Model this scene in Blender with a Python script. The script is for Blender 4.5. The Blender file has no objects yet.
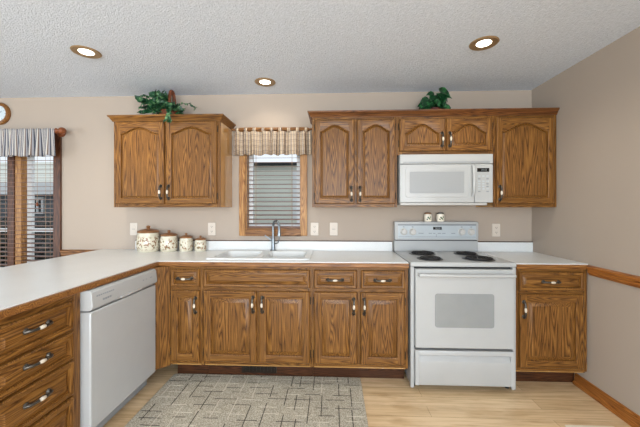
import bpy, bmesh, math, random
from mathutils import Vector, Matrix
S = 0.0254          # the scene is laid out in inches: X left(-) of the right wall, Y into the back wall, Z up
PI = math.pi
scn = bpy.context.scene
COL = scn.collection
random.seed(7)

# ------------------------------------------------------------------ camera, world, big lights, exposure
cam_d = bpy.data.cameras.new('camera'); cam = bpy.data.objects.new('camera', cam_d); COL.objects.link(cam)
cam_d.sensor_width = 36.0; cam_d.lens = 308.0 * 36.0 / 640.0
cam_d.shift_y = -(213.5 - 207.5) / 640.0
cam_d.clip_start = 0.05
cam.location = (-72.2 * S, -115.8 * S, 52.7 * S)
cam.rotation_euler = (PI / 2, 0, math.radians(2.3))
scn.camera = cam

w = bpy.data.worlds.new('sky'); scn.world = w; w.use_nodes = True
bg = w.node_tree.nodes['Background']; bg.inputs['Color'].default_value = (0.86, 0.93, 1.0, 1); bg.inputs['Strength'].default_value = 1.15

def area(name, loc, rot, sx, sy, power, color):
    d = bpy.data.lights.new(name, 'AREA'); d.shape = 'RECTANGLE'; d.size = sx * S; d.size_y = sy * S
    d.energy = power; d.color = color
    o = bpy.data.objects.new(name, d); COL.objects.link(o)
    o.location = Vector(loc) * S; o.rotation_euler = rot
    return o
# unseen fill lights, added at made-up openings in the rear, left and right walls
area('rear_fill_light', (-95, -318, 54), (PI / 2 + 0.62, 0, 0), 150, 70, 440, (0.85, 0.935, 1.0))
area('left_fill_light', (-332, -170, 46), (PI / 2 + 0.55, 0, -PI / 2), 110, 84, 160, (0.80, 0.91, 1.0))
area('right_fill_light', (16, -215, 56), (PI / 2 + 0.12, 0, PI / 2), 76, 62, 380, (0.93, 0.96, 1.0))
LAMP_POWER = 20
scn.view_settings.view_transform = 'Standard'
scn.view_settings.look = 'None'
scn.view_settings.gamma = 1.0
scn.view_settings.use_curve_mapping = False
scn.view_settings.exposure = -0.1

# ------------------------------------------------------------------ node materials
def srgb(r, g, b):
    def f(c):
        c /= 255.0
        return c / 12.92 if c <= 0.04045 else ((c + 0.055) / 1.055) ** 2.4
    return (f(r), f(g), f(b), 1)
class NT:
    def __init__(s, name):
        s.m = bpy.data.materials.new(name); s.m.use_nodes = True
        s.t = s.m.node_tree; s.b = s.t.nodes['Principled BSDF']; s.out = s.t.nodes['Material Output']
    def n(s, kind, **kw):
        nd = s.t.nodes.new(kind)
        for k, v in kw.items():
            if k in nd.inputs: nd.inputs[k].default_value = v
            else: setattr(nd, k, v)
        return nd
    def l(s, a, b): s.t.links.new(a, b)
    def base(s, sock=None, color=None, rough=0.5, spec=0.5, metal=0.0):
        if sock is not None: s.l(sock, s.b.inputs['Base Color'])
        if color is not None: s.b.inputs['Base Color'].default_value = color
        s.b.inputs['Roughness'].default_value = rough; s.b.inputs['Specular IOR Level'].default_value = spec
        s.b.inputs['Metallic'].default_value = metal
    def ramp(s, fac, stops):
        r = s.n('ShaderNodeValToRGB'); e = r.color_ramp.elements
        while len(e) < len(stops): e.new(0.5)
        for i, (p, c) in enumerate(stops): e[i].position = p; e[i].color = c
        s.l(fac, r.inputs['Fac']); return r.outputs['Color']
    def mix(s, mode, fac, a, b):
        m = s.n('ShaderNodeMix', data_type='RGBA', blend_type=mode)
        for sock, v in ((m.inputs[0], fac), (m.inputs[6], a), (m.inputs[7], b)):
            if isinstance(v, (int, float, tuple)): sock.default_value = v
            else: s.l(v, sock)
        return m.outputs[2]
    def coord(s, scale=(1, 1, 1), rnd=0.0):
        tc = s.n('ShaderNodeTexCoord'); mp = s.n('ShaderNodeMapping'); mp.inputs['Scale'].default_value = scale
        src = tc.outputs['Object']
        if rnd:
            oi = s.n('ShaderNodeObjectInfo'); ml = s.n('ShaderNodeMath', operation='MULTIPLY'); ml.inputs[1].default_value = rnd
            s.l(oi.outputs['Random'], ml.inputs[0])
            va = s.n('ShaderNodeVectorMath', operation='ADD'); s.l(src, va.inputs[0]); s.l(ml.outputs[0], va.inputs[1]); src = va.outputs[0]
        s.l(src, mp.inputs['Vector']); return mp.outputs['Vector']
    def noise(s, vec, scale, detail=3, rough=0.5):
        nd = s.n('ShaderNodeTexNoise', Scale=scale, Detail=detail, Roughness=rough); s.l(vec, nd.inputs['Vector']); return nd.outputs['Fac']
    def bump(s, h, strength, dist):
        b = s.n('ShaderNodeBump', Strength=strength, Distance=dist); s.l(h, b.inputs['Height']); s.l(b.outputs['Normal'], s.b.inputs['Normal'])

def plain(name, color, rough=0.5, spec=0.5, metal=0.0, var=0.06, vscale=9.0):
    t = NT(name); f = t.noise(t.coord(), vscale, 3)
    d = tuple(c * (1 - var) for c in color[:3]) + (1,); u = tuple(min(1, c * (1 + var)) for c in color[:3]) + (1,)
    t.base(t.ramp(f, [(0.3, d), (0.7, u)]), rough=rough, spec=spec, metal=metal); return t.m

def oak(name, axis, light, mid, dark, rough=0.38, rnd=13.0):
    t = NT(name)
    def sc(cross, along):
        v = [cross] * 3; v[axis] = along; return tuple(v)
    pores = t.noise(t.coord(sc(300, 10), rnd), 1.0, 4, 0.65)
    rings = t.noise(t.coord(sc(15.0, 1.0), rnd), 1.0, 1.5, 0.4)
    ml = t.n('ShaderNodeMath', operation='MULTIPLY'); ml.inputs[1].default_value = 20.0; t.l(rings, ml.inputs[0])
    fr = t.n('ShaderNodeMath', operation='FRACT'); t.l(ml.outputs[0], fr.inputs[0])
    broad = t.noise(t.coord(sc(7, 0.6), rnd), 1.0, 2)
    md2 = tuple((a + b) / 2 for a, b in zip(mid, dark))
    c = t.ramp(fr.outputs[0], [(0.0, dark), (0.10, md2), (0.28, mid), (0.6, light), (0.86, mid), (1.0, md2)])
    pc = t.ramp(pores, [(0.40, (0.46, 0.40, 0.33, 1)), (0.58, (1, 1, 1, 1))])
    c = t.mix('MULTIPLY', 0.7, c, pc)
    bc = t.ramp(broad, [(0.3, (0.84, 0.82, 0.80, 1)), (0.7, (1.06, 1.06, 1.06, 1))])
    c = t.mix('MULTIPLY', 0.8, c, bc)
    t.base(c, rough=rough, spec=0.3)
    t.bump(pores, 0.12, 0.002)
    return t.m
OL, OM, OD = srgb(148, 104, 50), srgb(118, 78, 34), srgb(68, 41, 16)
oak_x = oak('oak_grain_across', 0, OL, OM, OD)
oak_y = oak('oak_grain_deep', 1, OL, OM, OD)
oak_z = oak('oak_grain_upright', 2, OL, OM, OD)
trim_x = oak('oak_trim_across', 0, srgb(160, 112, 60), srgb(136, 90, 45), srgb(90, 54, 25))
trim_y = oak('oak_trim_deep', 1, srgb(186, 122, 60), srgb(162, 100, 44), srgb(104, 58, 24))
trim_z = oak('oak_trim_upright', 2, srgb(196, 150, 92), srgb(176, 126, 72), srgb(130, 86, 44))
dark_x = oak('shaded_oak_across', 0, srgb(104, 66, 42), srgb(84, 50, 32), srgb(52, 30, 19))  # dining window trim: its shade is put into this dark oak colour
dark_z = oak('shaded_oak_upright', 2, srgb(104, 66, 42), srgb(84, 50, 32), srgb(52, 30, 19))
toe_m = oak('toe_kick_oak', 0, srgb(92, 56, 32), srgb(72, 42, 24), srgb(46, 26, 15))  # toe kick: the shade under the cabinets is put into this darker oak
crown_m = oak('shaded_crown_oak', 0, srgb(128, 82, 42), srgb(106, 64, 31), srgb(64, 36, 17))  # shading of the right-hand crown put into the colour as a darker oak
carcass_m = plain('cabinet_side_veneer', srgb(176, 132, 74), 0.16, 0.8)
carcass_m.node_tree.nodes['Principled BSDF'].inputs['Coat Weight'].default_value = 1.0

def wall_mat(name, c):
    t = NT(name); co = t.coord()
    f = t.noise(co, 1.3, 2); g = t.noise(co, 130, 2)
    d = tuple(x * 0.97 for x in c[:3]) + (1,)
    t.base(t.ramp(f, [(0.35, d), (0.65, c)]), rough=0.75, spec=0.25); t.bump(g, 0.12, 0.0015); return t.m
wall_m = wall_mat('taupe_wall_paint', srgb(170, 157, 144))

t = NT('knockdown_ceiling'); co = t.coord()
vo = t.n('ShaderNodeTexVoronoi', Scale=105.0); t.l(co, vo.inputs['Vector'])
nz = t.noise(co, 120, 4, 0.6); h = t.mix('MULTIPLY', 0.6, nz, vo.outputs['Distance'])
t.base(t.ramp(t.noise(co, 60, 3), [(0.3, srgb(207, 217, 230)), (0.7, srgb(222, 231, 244))]), rough=0.9, spec=0.1); t.bump(h, 0.8, 0.0085); ceil_m = t.m

t = NT('laminate_plank_floor'); co = t.coord()
br = t.n('ShaderNodeTexBrick', Scale=1.0); br.offset = 0.37; t.l(co, br.inputs['Vector'])
br.inputs['Brick Width'].default_value = 1.2; br.inputs['Row Height'].default_value = 0.105; br.inputs['Mortar Size'].default_value = 0.0011
br.inputs['Color1'].default_value = srgb(222, 197, 160); br.inputs['Color2'].default_value = srgb(206, 178, 138); br.inputs['Mortar'].default_value = srgb(150, 118, 80)
g1 = t.noise(t.coord((2.2, 42, 1)), 1.0, 4, 0.6); g2 = t.noise(t.coord((4.0, 13, 1)), 1.0, 3)
c = t.mix('MULTIPLY', 0.75, br.outputs['Color'], t.ramp(g1, [(0.34, (0.70, 0.63, 0.55, 1)), (0.56, (1, 1, 1, 1))]))
c = t.mix('MULTIPLY', 0.7, c, t.ramp(g2, [(0.33, (0.80, 0.72, 0.62, 1)), (0.5, (1.04, 1.04, 1.04, 1))]))
t.base(c, rough=0.36, spec=0.4); t.bump(br.outputs['Fac'], -0.25, 0.002); floor_m = t.m

t = NT('speckled_laminate_counter'); co = t.coord()
f = t.noise(co, 420, 2); f2 = t.noise(co, 5, 2)
c = t.mix('MULTIPLY', 1.0, t.ramp(f, [(0.3, srgb(208, 210, 210)), (0.65, srgb(225, 227, 226))]), t.ramp(f2, [(0.3, (0.96, 0.96, 0.96, 1)), (0.7, (1, 1, 1, 1))]))
t.base(c, rough=0.3, spec=0.5); counter_m = t.m

white_m = plain('white_enamel', srgb(172, 174, 174), 0.26, 0.5, var=0.015)
offwhite_m = plain('off_white_plastic', srgb(188, 187, 183), 0.35, 0.5, var=0.02)
sink_m = plain('white_composite_sink', srgb(214, 217, 217), 0.3, 0.5, var=0.02)
panel_m = plain('pale_grey_control_panel', srgb(172, 181, 186), 0.3, 0.5, var=0.02)
trimgrey_m = plain('grey_line_trim', srgb(128, 134, 138), 0.4, 0.5)
gapdark_m = plain('dark_gasket', srgb(38, 38, 40), 0.6, 0.3)
ovenglass_m = plain('grey_oven_glass', srgb(138, 142, 143), 0.12, 0.7, var=0.03)
t = NT('microwave_mesh_glass'); wv = t.n('ShaderNodeTexWave', bands_direction='Z', Scale=55.0); t.l(t.coord(), wv.inputs['Vector'])
t.base(t.ramp(wv.outputs['Fac'], [(0.2, srgb(140, 143, 145)), (0.8, srgb(158, 161, 162))]), rough=0.4, spec=0.4); mwglass_m = t.m
t = NT('black_display_window'); f = t.noise(t.coord(), 30, 2); t.base(t.ramp(f, [(0.3, srgb(10, 11, 12)), (0.7, srgb(18, 19, 20))]), rough=0.15); black_m = t.m
coil_m = plain('black_coil_element', srgb(34, 33, 34), 0.55, 0.4, var=0.2, vscale=40)
drip_m = plain('dark_drip_pan', srgb(58, 57, 58), 0.35, 0.5, metal=0.6)
steel_m = plain('brushed_steel', srgb(128, 136, 142), 0.3, 0.5, metal=0.85)
bronze_m = plain('dark_pewter', srgb(84, 80, 74), 0.3, 0.5, metal=0.75, var=0.2, vscale=60)
porcelain_m = plain('cream_porcelain', srgb(232, 224, 208), 0.18, 0.6, var=0.03)
pull_m = plain('aged_porcelain_pull', srgb(206, 196, 178), 0.25, 0.5, var=0.06)
hinge_m = plain('dark_hinge_metal', srgb(52, 46, 40), 0.4, 0.5, metal=0.7)
plate_m = plain('ivory_wall_plate', srgb(202, 192, 180), 0.4, 0.4, var=0.02)
slot_m = plain('dark_slot', srgb(60, 54, 48), 0.6, 0.3)
vinyl_m = plain('white_vinyl_sash', srgb(216, 219, 220), 0.4, 0.4, var=0.02)
slat_m = plain('brown_wood_slat', srgb(118, 84, 66), 0.45, 0.4, var=0.1)
cord_m = plain('tan_cord', srgb(176, 150, 124), 0.8, 0.2)
tassel_m = plain('wooden_tassel', srgb(122, 68, 38), 0.4, 0.4)
fixture_m = plain('bronze_light_trim', srgb(150, 124, 90), 0.4, 0.5, metal=0.3, var=0.1)
siding_grey = plain('grey_siding', srgb(112, 116, 118), 0.8, 0.2)
clockface_m = plain('pale_clock_face', srgb(196, 208, 214), 0.2, 0.5, var=0.03)
pot_m = plain('dark_red_pot', srgb(92, 40, 32), 0.5, 0.4, var=0.2)
soil_m = plain('dark_soil', srgb(40, 32, 26), 0.9, 0.1, var=0.3, vscale=80)
stem_m = plain('dark_green_stem', srgb(40, 66, 38), 0.6, 0.3)
wicker_m = plain('brown_wicker', srgb(112, 62, 38), 0.6, 0.3, var=0.35, vscale=120)
lid_m = plain('brown_wood_lid', srgb(132, 90, 56), 0.4, 0.4, var=0.25, vscale=35)

def leafmat(name, a, b, c):
    t = NT(name); f = t.noise(t.coord(), 34, 3)
    t.base(t.ramp(f, [(0.30, a), (0.52, b), (0.72, c)]), rough=0.4, spec=0.4); return t.m
ivy_m = leafmat('variegated_ivy_leaf', srgb(12, 44, 28), srgb(30, 78, 46), srgb(120, 158, 108))
pothos_m = leafmat('glossy_green_leaf', srgb(8, 40, 20), srgb(16, 64, 32), srgb(52, 118, 62))

t = NT('painted_canister_glaze')
vor = t.noise(t.coord((1, 1, 1), 9.0), 42, 3, 0.6); vor2 = t.noise(t.coord((1, 1, 1), 4.0), 75, 2)
tc = t.n('ShaderNodeTexCoord'); sp = t.n('ShaderNodeSeparateXYZ'); t.l(tc.outputs['Generated'], sp.inputs[0])
zr = t.ramp(sp.outputs['Z'], [(0.06, (0, 0, 0, 1)), (0.22, (1, 1, 1, 1)), (0.7, (1, 1, 1, 1)), (0.9, (0, 0, 0, 1))])
motif = t.mix('MULTIPLY', 1.0, t.ramp(vor, [(0.49, (0, 0, 0, 1)), (0.58, (1, 1, 1, 1))]), zr)
inkc = t.ramp(vor2, [(0.38, srgb(92, 104, 72)), (0.5, srgb(150, 104, 74)), (0.62, srgb(112, 78, 58))])
t.base(t.mix('MIX', motif, srgb(204, 198, 178), inkc), rough=0.25, spec=0.5); canister_m = t.m

t = NT('window_glass')
tr = t.n('ShaderNodeBsdfTransparent'); gl = t.n('ShaderNodeBsdfGlossy', Roughness=0.12); fr = t.n('ShaderNodeFresnel', IOR=1.06)
mx = t.n('ShaderNodeMixShader'); t.l(fr.outputs[0], mx.inputs[0]); t.l(tr.outputs[0], mx.inputs[1]); t.l(gl.outputs[0], mx.inputs[2])
t.l(mx.outputs[0], t.out.inputs['Surface']); glass_m = t.m

t = NT('lamp_lens'); t.base(color=(1, 0.95, 0.85, 1)); t.b.inputs['Emission Color'].default_value = (1.0, 0.93, 0.80, 1); t.b.inputs['Emission Strength'].default_value = 6.0; lens_m = t.m

def cloth(name, stops, period, plaid=None):
    t = NT(name); tc = t.n('ShaderNodeTexCoord'); sp = t.n('ShaderNodeSeparateXYZ'); t.l(tc.outputs['UV'], sp.inputs[0])
    def saw(sock, p):
        a = t.n('ShaderNodeMath', operation='DIVIDE'); a.inputs[1].default_value = p; t.l(sock, a.inputs[0])
        b = t.n('ShaderNodeMath', operation='FRACT'); t.l(a.outputs[0], b.inputs[0]); return b.outputs[0]
    c = t.ramp(saw(sp.outputs['X'], period), stops)
    c.node.color_ramp.interpolation = 'CONSTANT'
    if plaid:
        pc = t.ramp(saw(sp.outputs['Y'], plaid[0]), plaid[1]); pc.node.color_ramp.interpolation = 'CONSTANT'
        c = t.mix('MULTIPLY', 0.8, c, pc)
    t.base(c, rough=0.9, spec=0.1); return t.m
stripe_m = cloth('grey_cream_striped_cotton', [(0, srgb(176, 172, 168)), (0.26, srgb(92, 95, 106)), (0.42, srgb(196, 192, 184)), (0.60, srgb(112, 96, 88)), (0.72, srgb(160, 160, 164)), (0.86, srgb(70, 74, 86))], 2.1)
plaid_m = cloth('cream_tan_plaid_cotton', [(0, srgb(196, 178, 154)), (0.34, srgb(128, 100, 80)), (0.48, srgb(186, 172, 154)), (0.70, srgb(104, 98, 102)), (0.84, srgb(176, 158, 136))], 1.7,
                (2.0, [(0, (1, 1, 1, 1)), (0.55, (0.66, 0.64, 0.66, 1)), (0.72, (1, 1, 1, 1)), (0.86, (0.76, 0.72, 0.70, 1))]))

t = NT('woven_rug_pile'); co = t.coord()
f = t.noise(co, 160, 3, 0.7); f2 = t.noise(co, 3, 2)
c = t.ramp(f, [(0.34, srgb(124, 120, 108)), (0.5, srgb(178, 172, 156)), (0.66, srgb(218, 212, 196))])
c = t.mix('MULTIPLY', 0.6, c, t.ramp(f2, [(0.3, (0.86, 0.86, 0.86, 1)), (0.7, (1, 1, 1, 1))]))
t.base(c, rough=0.95, spec=0.05); t.bump(f, 0.6, 0.004); rug_m = t.m
rugdark_m = plain('rug_dark_yarn', srgb(84, 80, 74), 0.95, 0.05, var=0.25, vscale=200)
ruglight_m = plain('rug_light_yarn', srgb(204, 197, 182), 0.95, 0.05, var=0.15, vscale=200)

# ------------------------------------------------------------------ mesh helpers (inches in, metres out)
class MB:
    def __init__(s, origin=(0, 0, 0)):
        s.bm = bmesh.new(); s.o = Vector(origin); s.mats = []
        s.uv = None
    def mi(s, m):
        if m is None: return 0
        if m not in s.mats: s.mats.append(m)
        return s.mats.index(m)
    def v(s, p): return s.bm.verts.new((Vector(p) - s.o) * S)
    def f(s, vs, m=None, smooth=False):
        try:
            fa = s.bm.faces.new(vs)
        except ValueError:
            return None
        fa.material_index = s.mi(m); fa.smooth = smooth; return fa
    def box(s, x0, x1, y0, y1, z0, z1, m=None):
        p = [s.v((x, y, z)) for z in (z0, z1) for y in (y0, y1) for x in (x0, x1)]
        for q in ((0, 2, 3, 1), (4, 5, 7, 6), (0, 1, 5, 4), (2, 6, 7, 3), (0, 4, 6, 2), (1, 3, 7, 5)): s.f([p[i] for i in q], m)
        return s
    def rings(s, rings, m=None, close=True, cap0=True, cap1=True, smooth=True, capm=None):
        vr = [[s.v(p) for p in r] for r in rings]; n = len(vr[0])
        for a, b in zip(vr[:-1], vr[1:]):
            for i in range(n if close else n - 1):
                j = (i + 1) % n; s.f([a[i], a[j], b[j], b[i]], m, smooth)
        if cap0: s.f(list(reversed(vr[0])), capm or m)
        if cap1: s.f(vr[-1], capm or m)
        return s
    def lathe(s, prof, c, axis=(0, 0, 1), m=None, seg=28, smooth=True, cap0=True, cap1=True):
        a = Vector(axis).normalized(); u = a.orthogonal().normalized(); w_ = a.cross(u); c = Vector(c)
        rs = [[c + a * h + (u * math.cos(2 * PI * k / seg) + w_ * math.sin(2 * PI * k / seg)) * max(r, 1e-3) for k in range(seg)] for r, h in prof]
        return s.rings(rs, m, cap0=cap0, cap1=cap1, smooth=smooth)
    def cyl(s, p0, p1, r, m=None, seg=16):
        d = Vector(p1) - Vector(p0); return s.lathe([(r, 0), (r, d.length)], p0, d, m, seg)
    def tube(s, path, rad, m=None, seg=10, closed=False):
        P = [Vector(p) for p in path]; n = len(P); R = rad if isinstance(rad, (list, tuple)) else [rad] * n
        rs = []; ref = None
        for i in range(n):
            d = (P[(i + 1) % n] - P[i - 1]) if closed else (P[min(i + 1, n - 1)] - P[max(i - 1, 0)])
            d.normalize()
            if ref is None: ref = d.orthogonal().normalized()
            u = (ref - d * ref.dot(d)); u = u.normalized() if u.length > 1e-6 else d.orthogonal().normalized()
            ref = u; w_ = d.cross(u)
            rs.append([P[i] + (u * math.cos(2 * PI * k / seg) + w_ * math.sin(2 * PI * k / seg)) * R[i] for k in range(seg)])
        if closed: rs.append(rs[0]); return s.rings(rs, m, cap0=False, cap1=False)
        return s.rings(rs, m)
    def prism(s, poly, fn, m=None, smooth=False):
        """poly: 2D outline; fn(u, v, side) gives the 3D point for side 0 and 1"""
        a = [s.v(fn(u, v, 0)) for u, v in poly]; b = [s.v(fn(u, v, 1)) for u, v in poly]; n = len(poly)
        for i in range(n): s.f([a[i], a[(i + 1) % n], b[(i + 1) % n], b[i]], m, smooth)
        s.f(list(reversed(a)), m); s.f(b, m); return s
    def build(s, name, mat=None, parent=None, bevel=0.0, sharp=35, seg=2, solid=0.0):
        me = bpy.data.meshes.new(name); bm = s.bm
        bmesh.ops.remove_doubles(bm, verts=bm.verts, dist=1e-6)
        bmesh.ops.recalc_face_normals(bm, faces=bm.faces)
        bm.to_mesh(me); bm.free()
        for mm in (s.mats or [mat]): me.materials.append(mm)
        if mat is not None and s.mats and mat not in s.mats: pass
        try: me.set_sharp_from_angle(angle=math.radians(sharp))
        except Exception: pass
        o = bpy.data.objects.new(name, me); COL.objects.link(o)
        if parent is not None: o.parent = parent
        else: o.location = s.o * S
        if solid:
            md = o.modifiers.new('thickness', 'SOLIDIFY'); md.thickness = solid * S; md.offset = 0
        if bevel:
            md = o.modifiers.new('bevel', 'BEVEL'); md.width = bevel * S; md.segments = seg; md.limit_method = 'ANGLE'; md.angle_limit = math.radians(40)
        return o

def tag(o, label, cat, group=None, kind=None):
    o['label'] = label; o['category'] = cat
    if group: o['group'] = group
    if kind: o['kind'] = kind
    return o
def thing(name, label, cat, loc, group=None):
    o = bpy.data.objects.new(name, None); COL.objects.link(o); o.location = Vector(loc) * S
    o.empty_display_size = 0.05
    return tag(o, label, cat, group)
def struct(o): o['kind'] = 'structure'; return o
def dup(root, loc, label, group=None):
    r = root.copy(); COL.objects.link(r); r.location = Vector(loc) * S; r['label'] = label
    if group: r['group'] = group
    for ch in list(root.children):
        c = ch.copy(); COL.objects.link(c); c.parent = r
        for g in list(ch.children):
            d = g.copy(); COL.objects.link(d); d.parent = c
    return r
def rrect(x0, x1, y0, y1, r, n=5):
    pts = []
    for cx, cy, a0 in ((x1 - r, y1 - r, 0), (x0 + r, y1 - r, 90), (x0 + r, y0 + r, 180), (x1 - r, y0 + r, 270)):
        for k in range(n + 1):
            a = math.radians(a0 + 90 * k / n); pts.append((cx + r * math.cos(a), cy + r * math.sin(a)))
    return pts

# ------------------------------------------------------------------ room shell
CEIL = 95.7
XL, YR = -336, -322
XR = 0.7        # inner face of the right wall
struct(MB().box(XL, XR, YR, 5, -2, 0).build('floor', floor_m))
struct(MB().box(XL - 5, 5, YR - 5, 5, CEIL, CEIL + 4).build('ceiling', ceil_m))
# back wall with two openings: kitchen window (-105..-84, 44..80.6) and dining window (-240..-180, 24..80.5)
KX0, KX1, KZ0, KZ1 = -105.2, -83.9, 44.3, 80.6
DX0, DX1, DZ0, DZ1 = -246, -180.2, 26, 80.0
b = MB()
for x0, x1, z0, z1 in ((XL, DX0, 0, CEIL), (DX0, DX1, 0, DZ0), (DX0, DX1, DZ1, CEIL), (DX1, KX0, 0, CEIL), (KX0, KX1, 0, KZ0), (KX0, KX1, KZ1, CEIL), (KX1, XR + 5, 0, CEIL)):
    b.box(x0, x1, 0, 5, z0, z1)
struct(b.build('wall_back', wall_m))
b = MB()
for y0, y1, z0, z1 in ((-172, 0, 0, CEIL), (-258, -172, 0, 22), (-258, -172, 88, CEIL), (YR - 5, -258, 0, CEIL)): b.box(XR, XR + 5, y0, y1, z0, z1)  # unseen opening added for the right fill light
struct(b.build('wall_right', wall_m))
b = MB()   # rear wall behind the camera, with an opening added for the rear fill light
for x0, x1, z0, z1 in ((XL, -172, 0, CEIL), (-172, -18, 0, 18), (-172, -18, 90, CEIL), (-18, XR, 0, CEIL)): b.box(x0, x1, YR - 5, YR, z0, z1)
struct(b.build('wall_rear', wall_m))
b = MB()   # left wall of the dining side, opened up to admit the added left fill light
for y0, y1, z0, z1 in ((YR, -226, 0, CEIL), (-226, -114, 88.5, CEIL), (-114, 0, 0, CEIL)): b.box(XL - 5, XL, y0, y1, z0, z1)
struct(b.build('wall_left', wall_m))

# right wall baseboard and chair rail (profiled oak mouldings)
base_prof = [(0, 0), (-1.05, 0), (-1.05, 0.55), (-0.85, 0.85), (-0.5, 1.0), (-0.5, 2.4), (-0.38, 2.8), (-0.15, 3.15), (0, 3.2)]
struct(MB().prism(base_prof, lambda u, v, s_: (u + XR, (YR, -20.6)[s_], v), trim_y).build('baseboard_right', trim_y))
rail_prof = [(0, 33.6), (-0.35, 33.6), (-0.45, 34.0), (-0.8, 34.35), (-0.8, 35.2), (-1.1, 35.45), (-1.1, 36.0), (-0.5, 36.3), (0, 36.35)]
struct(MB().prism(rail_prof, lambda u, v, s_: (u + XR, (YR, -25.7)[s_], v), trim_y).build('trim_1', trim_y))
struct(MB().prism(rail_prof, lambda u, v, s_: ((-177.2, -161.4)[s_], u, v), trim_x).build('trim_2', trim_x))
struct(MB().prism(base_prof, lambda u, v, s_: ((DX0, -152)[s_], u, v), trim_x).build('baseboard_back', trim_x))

# ------------------------------------------------------------------ windows
def casing(mb, x0, x1, z0, z1, wd, mz, mx_, y=-0.75, sides='LRTB'):
    if 'L' in sides: mb.box(x0 - wd, x0, y, 0, z0 - wd, z1 + wd, mz)
    if 'R' in sides: mb.box(x1, x1 + wd, y, 0, z0 - wd, z1 + wd, mz)
    if 'T' in sides: mb.box(x0, x1, y, 0, z1, z1 + wd, mx_)
    if 'B' in sides: mb.box(x0, x1, y, 0, z0 - wd, z0, mx_)
win = bpy.data.objects.new('window_1', None); COL.objects.link(win); win.location = Vector(((KX0 + KX1) / 2, 0, KZ0)) * S; struct(win)
O = ((KX0 + KX1) / 2, 0, KZ0)
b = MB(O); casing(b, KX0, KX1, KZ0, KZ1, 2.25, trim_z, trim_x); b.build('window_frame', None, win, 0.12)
b = MB(O)
b.box(KX0, KX0 + .5, 0, 5, KZ0, KZ1, trim_z).box(KX1 - .5, KX1, 0, 5, KZ0, KZ1, trim_z).box(KX0 + .5, KX1 - .5, 0, 5, KZ0, KZ0 + .5, trim_x).box(KX0 + .5, KX1 - .5, 0, 5, KZ1 - .5, KZ1, trim_x)
b.build('window_jamb', None, win)
b = MB(O); x0, x1, z0, z1 = KX0 + .5, KX1 - .5, KZ0 + .5, KZ1 - .5
for a in ((x0, x0 + 1.6, z0, z1), (x1 - 1.6, x1, z0, z1), (x0 + 1.6, x1 - 1.6, z0, z0 + 1.5), (x0 + 1.6, x1 - 1.6, z1 - 1.5, z1)): b.box(a[0], a[1], 3.2, 4.6, a[2], a[3])
b.build('window_sash', vinyl_m, win, 0.08)
MB(O).box(x0 + 1.6, x1 - 1.6, 3.8, 3.95, z0 + 1.5, z1 - 1.5).build('window_pane', glass_m, win)

win = bpy.data.objects.new('window_2', None); COL.objects.link(win); O = (-213, 0, DZ0); win.location = Vector(O) * S; struct(win)
b = MB(O); casing(b, DX0, DX1, DZ0, DZ1, 2.8, dark_z, dark_x); b.build('window_frame', None, win, 0.12)
b = MB(O)
b.box(DX1 - .6, DX1, 0, 5, DZ0, DZ1, dark_z).box(DX0, DX0 + .6, 0, 5, DZ0, DZ1, dark_z).box(DX0 + .6, DX1 - .6, 0, 5, DZ0, DZ0 + .6, dark_x).box(DX0 + .6, DX1 - .6, 0, 5, DZ1 - .6, DZ1, dark_x)
b.build('window_jamb', None, win)
MB(O).box(-200.4, -197.6, .6, 5, DZ0 + .6, DZ1 - .6, dark_z).box(-197.6, -195.0, 1.0, 5, DZ0 + .6, DZ1 - .6, trim_z).build('mullion', None, win, 0.15)
for px0, px1 in ((DX0 + .6, -200.4), (-195.0, DX1 - .6)):
    b = MB(O); z0, z1 = DZ0 + .6, DZ1 - .6
    for a in ((px0, px0 + 1.9, z0, z1), (px1 - 1.9, px1, z0, z1), (px0 + 1.9, px1 - 1.9, z0, z0 + 1.8), (px0 + 1.9, px1 - 1.9, z1 - 1.8, z1), (px0 + 1.9, px1 - 1.9, 42.9, 44.3)): b.box(a[0], a[1], 3.3, 4.6, a[2], a[3])
    b.build('window_sash', vinyl_m, win, 0.08)
    MB(O).box(px0 + 1.9, px1 - 1.9, 3.85, 4.0, z0 + 1.8, z1 - 1.8).build('window_pane', glass_m, win)

# ------------------------------------------------------------------ cabinet fronts
def contour(x0, x1, z0, z1, arch):
    """opening outline, counter-clockwise seen from the front, with tags for the outer mapping"""
    pts = [(x0, z0, 'BL')]
    pts += [(x1, z0, 'BR')]
    if arch <= 0: return pts + [(x1, z1, 'TR'), (x0, z1, 'TL')]
    n = 20; top = []
    zs = z1 - arch
    for k in range(n + 1):
        u = 1 - 2 * k / n; a = abs(u)
        f = 0 if a > 0.94 else (0.5 + 0.5 * math.cos(PI * a / 0.94)) ** 0.72
        top.append((x0 + (x1 - x0) * (u + 1) / 2, zs + arch * f))
    pts.append((top[0][0], top[0][1], 'TR'))
    pts += [(p[0], p[1], 'T') for p in top[1:-1]]
    pts.append((top[-1][0], top[-1][1], 'TL'))
    return pts
def inset(pts, d):
    n = len(pts); out = []
    for i in range(n):
        a, p, c = Vector(pts[i - 1][:2]), Vector(pts[i][:2]), Vector(pts[(i + 1) % n][:2])
        e1 = (p - a).normalized(); e2 = (c - p).normalized()
        n1 = Vector((-e1.y, e1.x)); n2 = Vector((-e2.y, e2.x)); k = n1 + n2
        k = k / max(k.length_squared, 1e-6) * 2
        q = p + k * d if k.length < 3 else p + n1 * d
        out.append((q.x, q.y, pts[i][2]))
    return out
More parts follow.
